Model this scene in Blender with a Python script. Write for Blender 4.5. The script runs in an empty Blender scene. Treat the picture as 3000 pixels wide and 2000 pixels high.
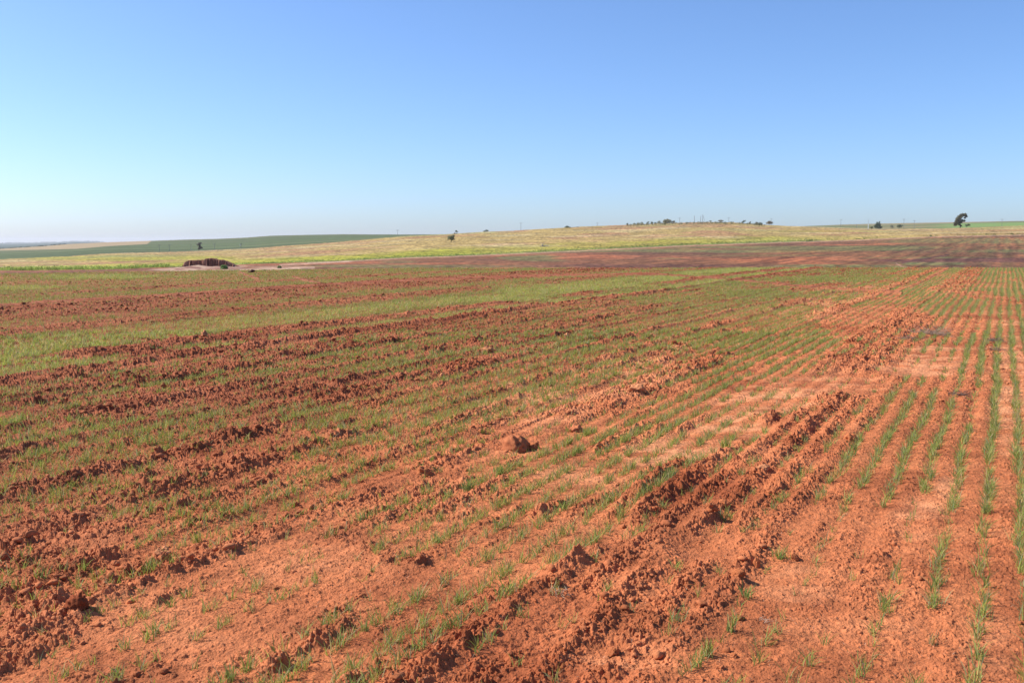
import bpy, math, random
import numpy as np
from mathutils import Vector, noise as mnoise

SC = bpy.context.scene
COL = SC.collection
random.seed(7)
RNG = np.random.default_rng(11)

# ------------------------------------------------------------------ camera
F = 2881.0                      # focal length in pixels of a 3000 px wide frame
PITCH = math.atan((1000 - 705) / F)
CAMH = 1.7
CP, SP = math.cos(PITCH), math.sin(PITCH)
cam = bpy.data.cameras.new('camera')
cam.sensor_width = 36.0
cam.lens = 36.0 * F / 3000.0
cam.clip_start = 0.05
cam.clip_end = 40000
camo = bpy.data.objects.new('camera', cam)
COL.objects.link(camo)
camo.location = (0, 0, CAMH)
camo.rotation_euler = (math.pi / 2 - PITCH, 0, 0)
SC.camera = camo

# ------------------------------------------------------------------ light
SUN_AZ = math.radians(-78)      # clockwise from +Y (view direction); negative is left
SUN_EL = math.radians(40)
world = bpy.data.worlds.new('World')
SC.world = world
world.use_nodes = True
wn = world.node_tree
bg = wn.nodes['Background']
sky = wn.nodes.new('ShaderNodeTexSky')
sky.sky_type = 'NISHITA'
sky.sun_disc = False
sky.sun_elevation = SUN_EL
sky.sun_rotation = SUN_AZ
sky.altitude = 2000
sky.air_density = 1.0
sky.dust_density = 4.0
sky.ozone_density = 9.0
tint = wn.nodes.new('ShaderNodeVectorMath')
tint.operation = 'MULTIPLY'
tint.inputs[1].default_value = (1.05, .985, .965)
wn.links.new(sky.outputs[0], tint.inputs[0])
wn.links.new(tint.outputs[0], bg.inputs[0])
bg.inputs[1].default_value = 0.144
sun = bpy.data.lights.new('sun', 'SUN')
sun.energy = 5.0
sun.angle = math.radians(0.53)
sun.color = (1.0, 0.93, 0.82)
suno = bpy.data.objects.new('sun', sun)
COL.objects.link(suno)
sd = Vector((math.sin(SUN_AZ) * math.cos(SUN_EL), math.cos(SUN_AZ) * math.cos(SUN_EL), math.sin(SUN_EL)))
suno.rotation_euler = sd.to_track_quat('Z', 'Y').to_euler()
SC.view_settings.view_transform = 'Standard'
SC.view_settings.look = 'None'
SC.view_settings.gamma = 1
SC.view_settings.exposure = 0.5
SC.cycles.max_bounces = 5
SC.cycles.volume_bounces = 0


# ------------------------------------------------------------------ helpers
def tag(o, label=None, cat=None, group=None, kind=None):
    if label: o['label'] = label
    if cat: o['category'] = cat
    if group: o['group'] = group
    if kind: o['kind'] = kind
    return o


def mesh_np(name, verts, faces, mat, cols=None, parent=None, smooth=False):
    """verts (N,3), faces (M,k) with k = 3 or 4, cols (N,3) point colours"""
    me = bpy.data.meshes.new(name)
    n, m, k = len(verts), len(faces), faces.shape[1]
    me.vertices.add(n)
    me.vertices.foreach_set('co', np.ascontiguousarray(verts, dtype=np.float32).ravel())
    me.loops.add(m * k)
    me.loops.foreach_set('vertex_index', np.ascontiguousarray(faces, dtype=np.int32).ravel())
    me.polygons.add(m)
    me.polygons.foreach_set('loop_start', np.arange(0, m * k, k, dtype=np.int32))
    if smooth:
        me.polygons.foreach_set('use_smooth', np.ones(m, dtype=bool))
    me.update(calc_edges=True)
    if cols is not None:
        a = me.color_attributes.new('Col', 'FLOAT_COLOR', 'POINT')
        c = np.ones((n, 4), np.float32)
        c[:, :3] = cols
        a.data.foreach_set('color', c.ravel())
    me.materials.append(mat)
    o = bpy.data.objects.new(name, me)
    COL.objects.link(o)
    if parent is not None:
        o.parent = parent
    return o


def empty(name, loc):
    o = bpy.data.objects.new(name, None)
    COL.objects.link(o)
    o.location = loc
    return o


def sstep(a, b, x):
    t = np.clip((x - a) / (b - a), 0, 1)
    return t * t * (3 - 2 * t)


def h2(ix, iy, seed):
    a = ix.astype(np.int64).astype(np.uint32) * np.uint32(374761393) + iy.astype(np.int64).astype(np.uint32) * np.uint32(668265263) + np.uint32((seed * 2246822519) & 0xffffffff)
    a = (a ^ (a >> np.uint32(13))) * np.uint32(1274126177)
    a = (a ^ (a >> np.uint32(16))) * np.uint32(2246822519)
    a = a ^ (a >> np.uint32(13))
    return (a & np.uint32(0xffffff)).astype(np.float32) / np.float32(16777216.0)


def vnoise(x, y, seed):
    ix = np.floor(x); iy = np.floor(y)
    fx = (x - ix).astype(np.float32); fy = (y - iy).astype(np.float32)
    fx = fx * fx * (3 - 2 * fx); fy = fy * fy * (3 - 2 * fy)
    a = h2(ix, iy, seed); b = h2(ix + 1, iy, seed); c = h2(ix, iy + 1, seed); d = h2(ix + 1, iy + 1, seed)
    return (a + (b - a) * fx) * (1 - fy) + (c + (d - c) * fx) * fy      # 0..1


def fbm(x, y, seed, o=4, g=0.5):
    s = 0; a = 1; t = 0
    for k in range(o):
        s = s + a * vnoise(x * 2 ** k + 17.3 * k, y * 2 ** k - 9.1 * k, seed + k)
        t += a; a *= g
    return s / t


def domes(x, y, cell, seed, prob=0.8):
    """lumps: random half-ellipsoids, one per cell; returns 0..1"""
    xs = x / cell; ys = y / cell
    ix = np.floor(xs); iy = np.floor(ys)
    out = np.zeros(x.shape, np.float32)
    for di in (-1, 0, 1):
        for dj in (-1, 0, 1):
            cx = ix + di; cy = iy + dj
            r1 = h2(cx, cy, seed); r2 = h2(cx, cy, seed + 1); r3 = h2(cx, cy, seed + 2); r4 = h2(cx, cy, seed + 3)
            dx = (xs - cx - r1).astype(np.float32); dy = (ys - cy - r2).astype(np.float32)
            e = 0.6 + 0.8 * r4
            rad = 0.28 + 0.42 * r3 * r3 + 0.1 * r4
            q = 1 - (dx * dx * e + dy * dy / e) / (rad * rad)
            # broken tops: the round lump is cut by a tilted plane
            cut = 0.42 + 0.5 * r1 + ((r2 - .5) * dx + (r3 - .5) * dy) * 3.2 / rad
            hgt = np.minimum(np.sqrt(np.clip(q, 0, 1)), np.clip(cut, .12, 1)) * (0.4 + 0.75 * r3) * (r4 < prob)
            np.maximum(out, hgt, out=out)
    return out


def s_of_v(v):
    q = (1000.0 - v) / F
    return (q * CP - SP) / (CP + q * SP)


def project(X, Y, Z):
    s = (Z - CAMH) / Y
    dep = CP - s * SP
    return 1500 + F * (X / Y) / dep, 1000 - F * (SP + s * CP) / dep


# ------------------------------------------------------------------ the land: distance / level knots
def I(u, pts):
    p = np.array(pts, float)
    return np.interp(u, p[:, 0], p[:, 1])


T_K1 = [(-400, 47), (0, 50), (450, 54), (700, 57), (1000, 58.5), (1250, 61), (3400, 61.5)]
T_VE = [(-400, 795), (0, 793), (300, 790), (450, 785), (600, 779), (700, 775), (1000, 764.6), (1200, 754), (1300, 751), (1500, 743),
        (1600, 738), (1750, 731), (2000, 719), (2290, 709), (2365, 707), (2500, 703), (2600, 698), (2750, 691.6), (3000, 687), (3400, 682)]
T_YE = [(0, 150), (450, 170), (1000, 230), (1500, 300), (2300, 380), (3000, 420)]
T_VS = [(-400, 772), (0, 760), (100, 755), (200, 751), (300, 743), (415, 739.6), (510, 738), (574, 735.4), (750, 727), (836, 720), (996, 709),
        (1169, 693), (1312, 686), (1400, 680), (1500, 676), (1582, 671), (1704, 664), (1830, 659), (1901, 656), (2010, 652), (2071, 650.5),
        (2146, 651.5), (2231, 658), (2300, 662), (2377, 664), (2569, 671), (2760, 669), (3000, 661), (3400, 652)]
T_YS = [(0, 480), (600, 620), (1300, 640), (1900, 760), (2300, 720), (2800, 640), (3400, 640)]
T_VH = [(-400, 735), (0, 729), (130, 721), (200, 715), (306, 710), (542, 702), (638, 699.7), (720, 696), (795, 690.4), (904, 688), (1000, 686.3),
        (1176, 687), (1312, 686.5), (1500, 690), (2200, 675), (2320, 664), (2460, 658.3), (2569, 655), (2792, 651), (3000, 647), (3400, 640)]
T_VD = [(-400, 715), (0, 712.8), (100, 712), (169, 710.2), (223, 708), (290, 709), (400, 715), (3400, 715)]


def knots(u):
    k1 = I(u, T_K1); vk1 = 705 + 1.0 * CAMH * F / k1
    s1 = (0 - CAMH) / k1
    v1 = 1000 - F * (SP + s1 * CP) / (CP - s1 * SP)
    ye, ve, ys, vs = I(u, T_YE), I(u, T_VE), I(u, T_YS), I(u, T_VS)
    vh, vd = I(u, T_VH), I(u, T_VD)
    D = [0.0, k1, k1 * 1.28, k1 * 1.85, ye, (ye + ys) / 2, ys, ys * 1.2, 1500.0, 2100.0, 11000.0, 12500.0, 15000.0]
    V = [None, None, v1 + 9, v1 + 0.8, ve, ve + (vs - ve) * 0.62, vs, vs + 4, vh, vh + 8, vd, vd + 6, vd + 6]
    Z = [0.0, 0.0] + [CAMH + s_of_v(V[i]) * D[i] for i in range(2, 13)]
    return D, Z


def base_z1(u, d):
    D, Z = knots(u)
    return float(np.interp(d, D, Z))


def u_of_tan(t):
    return np.clip(1500 + F * t / CP, -400, 3400)


def ground_at(u, v, dmin=62.0, dmax=5000.0):
    """first visible land point in photo direction (u, v) beyond dmin"""
    ds = np.geomspace(dmin, dmax, 2500)
    D, Z = knots(u)
    zz = np.interp(ds, D, Z)
    _, vv = project(0 * ds, ds, zz)
    k = np.argmax(vv <= v) if np.any(vv <= v) else int(np.argmin(vv))
    d = ds[k]
    s = s_of_v(v)
    x = (u - 1500) / F * (CP - s * SP) * d
    return float(x), float(d), float(zz[k])


def near_xy(u, v):
    s = s_of_v(np.asarray(v, float))
    Y = -CAMH / s
    return (np.asarray(u, float) - 1500) / F * (CP - s * SP) * Y, Y


# ------------------------------------------------------------------ near field cover, in drill-row coordinates
ROWSP = 0.222
ROW0 = -0.04


def wcoord(X, Y):
    w = X - 0.5 * Y
    w = w + 0.10 * (fbm(X / 6.0, Y / 6.0, 5, 2) - 0.5) * sstep(6, 14, Y)
    return w


# w, clods, green, ridge height (m)
TAB = np.array([
    (-80, .35, .60, 0), (-34, .40, .60, 0), (-31.5, .35, .65, 0), (-31, .6, .35, .03), (-29.6, .6, .35, 0), (-29.2, .15, .75, 0), (-26.6, .2, .7, 0),
    (-26.2, .75, .12, .04), (-25.0, .9, .15, .05), (-22.6, .85, .28, .02), (-21.4, .8, .3, 0), (-20.6, .3, .62, 0), (-19.4, .3, .7, 0), (-18.9, .75, .25, .05),
    (-17.9, .8, .25, .03), (-17.5, .3, .6, 0), (-16.4, .1, 1., 0), (-14.1, .08, 1., 0), (-13.75, .85, .12, .06), (-13.0, .85, .15, .04), (-12.7, .1, 1.0, 0),
    (-11.85, .06, 1.0, 0), (-11.72, 1., .05, .10), (-11.5, 1., .05, .09), (-11.25, .9, .15, .02), (-10.95, .7, .45, 0), (-10.5, .95, .2, .04),
    (-10.15, .5, .75, 0), (-9.8, .95, .18, .04), (-9.5, .5, .8, 0), (-9.2, .9, .25, .03), (-8.9, .4, .85, 0), (-8.55, .95, .15, .06), (-8.35, .9, .25, .04),
    (-8.1, .2, 1.05, 0), (-7.75, .9, .4, .04), (-7.4, .5, .9, 0), (-7.1, .95, .35, .04), (-6.75, .35, 1.05, 0), (-6.35, 1., .3, .05), (-6.0, .5, .9, 0),
    (-5.65, 1., .35, .04), (-5.3, .5, .9, 0), (-4.95, 1., .35, .04), (-4.65, .45, .9, 0), (-4.3, .9, .4, .02), (-4.02, 1., .2, .045), (-3.9, .95, .25, .035),
    (-3.75, .4, .9, 0), (-3.3, .3, .9, 0), (-2.75, .22, .75, 0), (-2.6, .3, .7, 0), (-2.42, .9, .3, .05), (-2.2, 1., .3, .065), (-2.0, .9, .35, .03),
    (-1.8, 1., .25, .055), (-1.55, .9, .3, .03), (-1.35, .8, .4, .03), (-1.15, .4, .75, .01), (-.8, .25, .95, 0), (2, .22, 1., 0), (80, .22, 1., 0)])

# special spots, photo coordinates: u, v, half width, half height, clods, green, pale
SPOTS = [
    (2420, 1120, 230, 46, .06, .12, .45), (2240, 1190, 140, 45, .10, .35, .7), (2720, 1060, 130, 40, .10, .30, .7), (2660, 1090, 110, 26, .08, .12, .6),
    (1960, 1330, 150, 45, .10, .55, .7), (2160, 1260, 110, 34, .08, .45, .6), (2700, 1525, 85, 95, .12, .3, .6), (2780, 1430, 60, 60, .2, .7, .7),
    (880, 1640, 200, 60, .16, .15, .14), (420, 1850, 200, 70, .2, .3, .1), (640, 1930, 230, 60, .25, .35, .08), (1250, 1560, 220, 60, .2, .7, .12),
    (1700, 1420, 190, 55, .15, .7, .3), (1090, 1720, 200, 60, .18, .3, .12), (2430, 1880, 330, 120, .10, .5, .12), (2330, 1720, 160, 70, .16, .3, .3),
    (1800, 1930, 160, 50, .3, .2, .3), (2050, 1620, 130, 60, .25, .2, .3), (2960, 1150, 60, 200, .3, .95, .7), (2900, 1900, 120, 150, .1, .9, .35),
    (1500, 1320, 60, 40, 1, .2, 0), (1380, 1450, 200, 30, .9, .9, 0), (1750, 1560, 170, 60, .15, .95, .1), (900, 1230, 330, 45, .6, .9, 0), (250, 1290, 260, 40, .6, 1., 0), (250, 1620, 260, 80, 1, .2, 0), (120, 1810, 120, 70, 1, .2, 0),
    (1900, 1930, 60, 60, .9, .1, 0), (1950, 1700, 110, 110, .9, .25, 0), (2020, 1560, 130, 40, .9, .2, 0),
    (1720, 845, 320, 16, .05, 1., 0), (1450, 880, 220, 12, .05, 1., 0), (2100, 835, 120, 10, .1, 1, 0), (2250, 865, 180, 12, .2, 1, 0),
    (2400, 820, 170, 10, .1, 1, 0), (1950, 880, 200, 12, .3, .8, 0), (300, 812, 240, 7, .1, 1, 0), (80, 845, 160, 8, .1, 1, 0), (60, 888, 90, 4, .1, 1, 0),
    (60, 1080, 120, 36, .05, 1.15, 0), (560, 1005, 240, 9, 1., .1, 0), (350, 1036, 190, 12, .95, .1, 0), (200, 1075, 200, 12, .05, 1.1, 0),
    (2750, 900, 80, 40, .3, 1, 0), (2300, 960, 150, 40, .5, .9, 0), (2150, 1020, 170, 40, .4, .9, 0),
]
# bare earth banks and tracks, photo coordinates, half width px, pale
TRACKS = [
    ([(-300, 927), (0, 898), (230, 884), (420, 872), (620, 858), (900, 844), (1100, 830), (1300, 820), (1500, 812), (1700, 808), (1925, 806), (2030, 814), (2150, 822),
      (2300, 838), (2450, 850), (2640, 861)], 2.7, .22),
    ([(703, 799), (722, 808), (757, 818)], 2.4, .8), ([(860, 812), (895, 823), (945, 832)], 2.6, .8),
    ([(2590, 866), (2660, 845), (2720, 815), (2778, 786)], 3., .1),
]


def seg_dist(u, v, pts, vs=1.0):
    d = np.full(u.shape, 1e9, np.float32)
    for (a, b), (c, e) in zip(pts[:-1], pts[1:]):
        dx, dy = c - a, (e - b) * vs
        t = np.clip(((u - a) * dx + (v - b) * vs * dy) / (dx * dx + dy * dy), 0, 1)
        d = np.minimum(d, np.hypot(u - a - t * dx, (v - b) * vs - t * dy))
    return d


def cover(X, Y):
    """clods, green, pale, ridge height, row coordinate for points of the near field"""
    X = X.astype(np.float64); Y = Y.astype(np.float64)
    w = wcoord(X, Y)
    al = (Y + 0.5 * X)                      # along the rows
    jit = 0.28 * (fbm(al / 2.2, w / 0.9, 21, 3) - 0.5) + 0.9 * (fbm(al / 14.0, w / 5.0, 25, 2) - 0.5) * sstep(4, 12, -w)
    wj = w + jit
    C = np.interp(wj, TAB[:, 0], TAB[:, 1]); G = np.interp(wj, TAB[:, 0], TAB[:, 2]); R = np.interp(wj, TAB[:, 0], TAB[:, 3])
    # patchiness along the rows
    G = np.where(w > -1.4, G * (.62 + .38 * np.maximum(sstep(4.6, 7.5, Y), sstep(-.25, 0, w))), G)
    G = G * (1 - .14 * sstep(-15, -22, w))
    G = np.where((w < -4.3) & (w > -11.3), G * .72 + .26, G)
    p = fbm(al / 3.0, w / 0.8, 31, 4)
    q = fbm(al / 5.5, w / 1.6, 41, 3)
    amt = sstep(-11.2, -9.5, w) * 1.0 + 0.55 * (1 - sstep(-11.2, -9.5, w))
    G = G * (1 - 0.75 * amt * sstep(.48, .70, p) * (G < 1.01)) + .12 * sstep(.55, .7, q)
    C = np.clip(C + 0.5 * amt * (p - 0.5) * 2, 0, 1.05)
    # smooth, washed ground near the camera between the ridges
    sm = sstep(-4.35, -3.9, wj) * (1 - sstep(-2.55, -2.3, wj)) * (1 - sstep(8.0, 11.0, Y))
    C = C * (1 - sm) + sm * (.14 + .85 * sstep(.47, .58, fbm(al / 1.3, w / .45, 49, 3))); G = G * (1 - .55 * sm * (1 - sstep(4.8, 6.2, Y)))
    R = R * (1 - sm)
    rows = sstep(-2.98, -2.88, w) * (1 - sstep(-2.22, -2.12, w)) * (1 - sstep(7, 9, Y)) * sstep(.18, .34, fbm(al / 1.6, w / .2, 47, 2))
    G = np.maximum(G, 1.1 * rows)
    P = .06 * sm + .38 * sstep(-7.2, -6.2, w) * (1 - sstep(-4.2, -3.6, w)) * sstep(7, 10, Y) * sstep(.4, .6, q)
    s0 = np.where(Y > 0.5, Y, 0.5)
    u, v = project(X, s0, 0 * X)
    n1 = (fbm(X / .9, Y / .9, 51, 3) - .5)
    for (su, sv, ru, rv, c, g, pl) in SPOTS:
        m = (np.abs(u - su) < ru * 1.7) & (np.abs(v - sv) < rv * 1.7)
        if not m.any():
            continue
        d = np.hypot((u[m] - su) / ru, (v[m] - sv) / rv) + n1[m] * 1.3
        k = 1 - sstep(.45, 1.25, d)
        C[m] += (c - C[m]) * k; G[m] += (g - G[m]) * k; P[m] += (pl - P[m]) * k * (pl > 0)
        if pl > 0:
            R[m] *= 1 - k
    for pts, hw, pl in TRACKS:
        us = [a for a, b in pts]; vs_ = [b for a, b in pts]
        m = (v < max(vs_) + 20) & (v > min(vs_) - 20) & (u > min(us) - 20) & (u < max(us) + 20)
        if not m.any():
            continue
        d = seg_dist(u[m], v[m] + 2.5 * n1[m], pts, 1.0)
        k = 1 - sstep(hw * .7, hw * 1.5, d)
        C[m] += (.35 - C[m]) * k; G[m] *= 1 - k; P[m] += (pl - P[m]) * k; R[m] += .04 * k
    # near the camera the lumps lie in broken ridges with washed sand between them
    nf = (1 - sstep(8, 13, Y))
    fur = .5 - .5 * np.cos(2 * np.pi * (w - ROW0) / (ROWSP * np.where(w < -4.4, 2, 1)))
    C = C * (1 - nf * .8 * (1 - fur) ** 1.3 * sstep(-5.5, -2.6, w))
    C = C * (1 - .55 * (1 - sstep(22, 34, Y)) * (1 - fur) ** 1.5 * (w < -4.4) * (C < .97))
    C = C * (1 - nf * .8 * sstep(.5, .6, fbm(al / 1.1, w / .33, 45, 3)) * np.clip(.45 + sstep(-6, -2.6, w), 0, 1))
    return np.clip(C, 0, 1.05), np.clip(G, 0, 1.2), np.clip(P, 0, 1), R, w, u, v


def relief(X, Y, C, P, R, w, dep, dxy):
    """height of the worked soil; dxy is the sample spacing so that finer lumps fade out"""
    X = X.astype(np.float64); Y = Y.astype(np.float64)
    al = Y + .5 * X
    z = 0.06 * (fbm(X / 7., Y / 7., 61, 2) - .5) * sstep(5, 16, Y)
    ph = (w - ROW0 + .012 * np.sin(al * 2.1)) / ROWSP
    ph = np.where(w < -4.3, ph / 2, ph)
    fur = .5 - .5 * np.cos(2 * np.pi * ph)                 # 0 in the drill furrow, 1 between
    amp = (.018 + .014 * sstep(-4.0, -4.8, w)) * (.35 + .75 * sstep(4.5, 9.5, Y)) * (1 - .75 * P) * (.45 + .55 * fbm(al / 2., w / .5, 66, 2) * 1.5)
    z = z + amp * fur ** .8
    z = z + R * np.where(w < -4.3, .8, 1) * (.2 + 1.2 * (fbm(al / .9, w / .4, 68, 3)))
    Cs = C ** 1.2
    mod = fbm(X / .5, Y / .5, 71, 3)
    z = z + .03 * (fbm(X / .35, Y / .35, 73, 3) - .4) * Cs
    for cell, a, sd_, pr in ((.26, .045, 80, .35), (.13, .040, 90, .55), (.068, .036, 100, .7), (.036, .023, 110, .8), (.019, .0125, 120, .85)):
        f = 1 - sstep(cell * .9, cell * 2.4, dxy)
        if float(f.max()) <= 0:
            continue
        if cell > .1:
            g = Cs * sstep(.35, .65, mod)
        elif cell > .05:
            g = Cs * (.35 + mod)
        else:
            g = .24 + .76 * C
        wx = .25 * cell * (vnoise(X / cell * 1.9, Y / cell * 1.9, sd_ + 7) - .5); wy = .25 * cell * (vnoise(X / cell * 1.9 + 40, Y / cell * 1.9, sd_ + 7) - .5)
        z = z + a * f * g * domes(X + 2 * wx, Y + 2 * wy, cell, sd_, pr)
    z = z + .010 * (fbm(X / .035, Y / .035, 130, 3) - .5) * (1 - sstep(.02, .05, dxy))
    return z


# ------------------------------------------------------------------ materials
def new_mat(name):
    m = bpy.data.materials.new(name)
    m.use_nodes = True
    nt = m.node_tree
    return m, nt, nt.nodes['Principled BSDF']


def N(nt, t, **kw):
    n = nt.nodes.new(t)
    for k, v in kw.items():
        if k in n.inputs.keys() if hasattr(n.inputs, 'keys') else False:
            n.inputs[k].default_value = v
        else:
            setattr(n, k, v)
    return n


def col_mat(name, var=.25, scale=30., bump=.3, bscale=120., rough=.95, dist=.004):
    """point colours, varied by noise, with a fine bump"""
    m, nt, p = new_mat(name)
    at = nt.nodes.new('ShaderNodeVertexColor'); at.layer_name = 'Col'
    geo = nt.nodes.new('ShaderNodeNewGeometry')
    nz = nt.nodes.new('ShaderNodeTexNoise'); nz.inputs['Scale'].default_value = scale; nz.inputs['Detail'].default_value = 6
    nt.links.new(geo.outputs['Position'], nz.inputs['Vector'])
    mr = nt.nodes.new('ShaderNodeMapRange')
    mr.inputs[1].default_value = .25; mr.inputs[2].default_value = .75; mr.inputs[3].default_value = 1 - var; mr.inputs[4].default_value = 1 + var
    nt.links.new(nz.outputs['Fac'], mr.inputs[0])
    mx = nt.nodes.new('ShaderNodeVectorMath'); mx.operation = 'SCALE'
    nt.links.new(at.outputs['Color'], mx.inputs[0]); nt.links.new(mr.outputs[0], mx.inputs['Scale'])
    nt.links.new(mx.outputs[0], p.inputs['Base Color'])
    p.inputs['Roughness'].default_value = rough
    p.inputs['Specular IOR Level'].default_value = .12
    if bump > 0:
        b = nt.nodes.new('ShaderNodeBump'); b.inputs['Strength'].default_value = bump; b.inputs['Distance'].default_value = dist
        n2 = nt.nodes.new('ShaderNodeTexNoise'); n2.inputs['Scale'].default_value = bscale; n2.inputs['Detail'].default_value = 4
        nt.links.new(geo.outputs['Position'], n2.inputs['Vector'])
        nt.links.new(n2.outputs['Fac'], b.inputs['Height']); nt.links.new(b.outputs[0], p.inputs['Normal'])
    return m


M_LAND = col_mat('ploughed red earth and grassland', .2, 14., .8, 110., dist=.009)
M_CLOD = col_mat('dry red clods', .2, 24., .6, 90., dist=.005)
M_HEAP = col_mat('dug earth', .25, 2.2, .8, 7., dist=.08)
M_WOOD = col_mat('bark and weathered wood', .3, 6., .5, 14., dist=.03)


def leaf_mat(name, trans=.35):
    m, nt, p = new_mat(name)
    at = nt.nodes.new('ShaderNodeVertexColor'); at.layer_name = 'Col'
    nt.links.new(at.outputs['Color'], p.inputs['Base Color'])
    p.inputs['Roughness'].default_value = .7
    p.inputs['Specular IOR Level'].default_value = .12
    tr = nt.nodes.new('ShaderNodeBsdfTranslucent')
    nt.links.new(at.outputs['Color'], tr.inputs['Color'])
    mx = nt.nodes.new('ShaderNodeMixShader'); mx.inputs[0].default_value = trans
    nt.links.new(p.outputs[0], mx.inputs[1]); nt.links.new(tr.outputs[0], mx.inputs[2])
    nt.links.new(mx.outputs[0], nt.nodes['Material Output'].inputs['Surface'])
    return m


M_WHEAT = leaf_mat('wheat leaf', .4)
M_LEAF = leaf_mat('tree foliage', .5)
M_STRAW = leaf_mat('dry stalks', .1)

RED = np.array([.435, .142, .056]); PALE = np.array([.58, .24, .110]); DAMP = np.array([.29, .076, .030]); DRY = np.array([.44, .150, .066])


def lerp(a, b, t):
    return a + (b - a) * t[:, None]


def soil_colour(X, Y, C, P):
    n = fbm(X / 1.3, Y / 1.3, 141, 4)
    c = np.tile(RED, (len(X), 1))
    c = lerp(c, DAMP, sstep(.5, .75, n) * .6)
    c = lerp(c, DRY, C * .55 * sstep(.3, .6, 1 - n))
    c = lerp(c, PALE, np.clip(P * 1.7 * sstep(.28, .72, fbm(X / .35, Y / .22, 145, 4)), 0, 1))
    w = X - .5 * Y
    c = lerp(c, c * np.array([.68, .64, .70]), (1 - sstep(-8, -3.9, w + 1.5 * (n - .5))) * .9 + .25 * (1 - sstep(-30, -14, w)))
    m = fbm(X / .5, Y / .35, 161, 4)
    c = lerp(c, c * np.array([.70, .66, .66]), sstep(.55, .72, m) * .8)
    c = lerp(c, c * np.array([1.1, 1.18, 1.22]), sstep(.46, .3, m) * .7)
    return c * (.82 + .36 * fbm(X / .04, Y / .04, 151, 3))[:, None]


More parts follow.
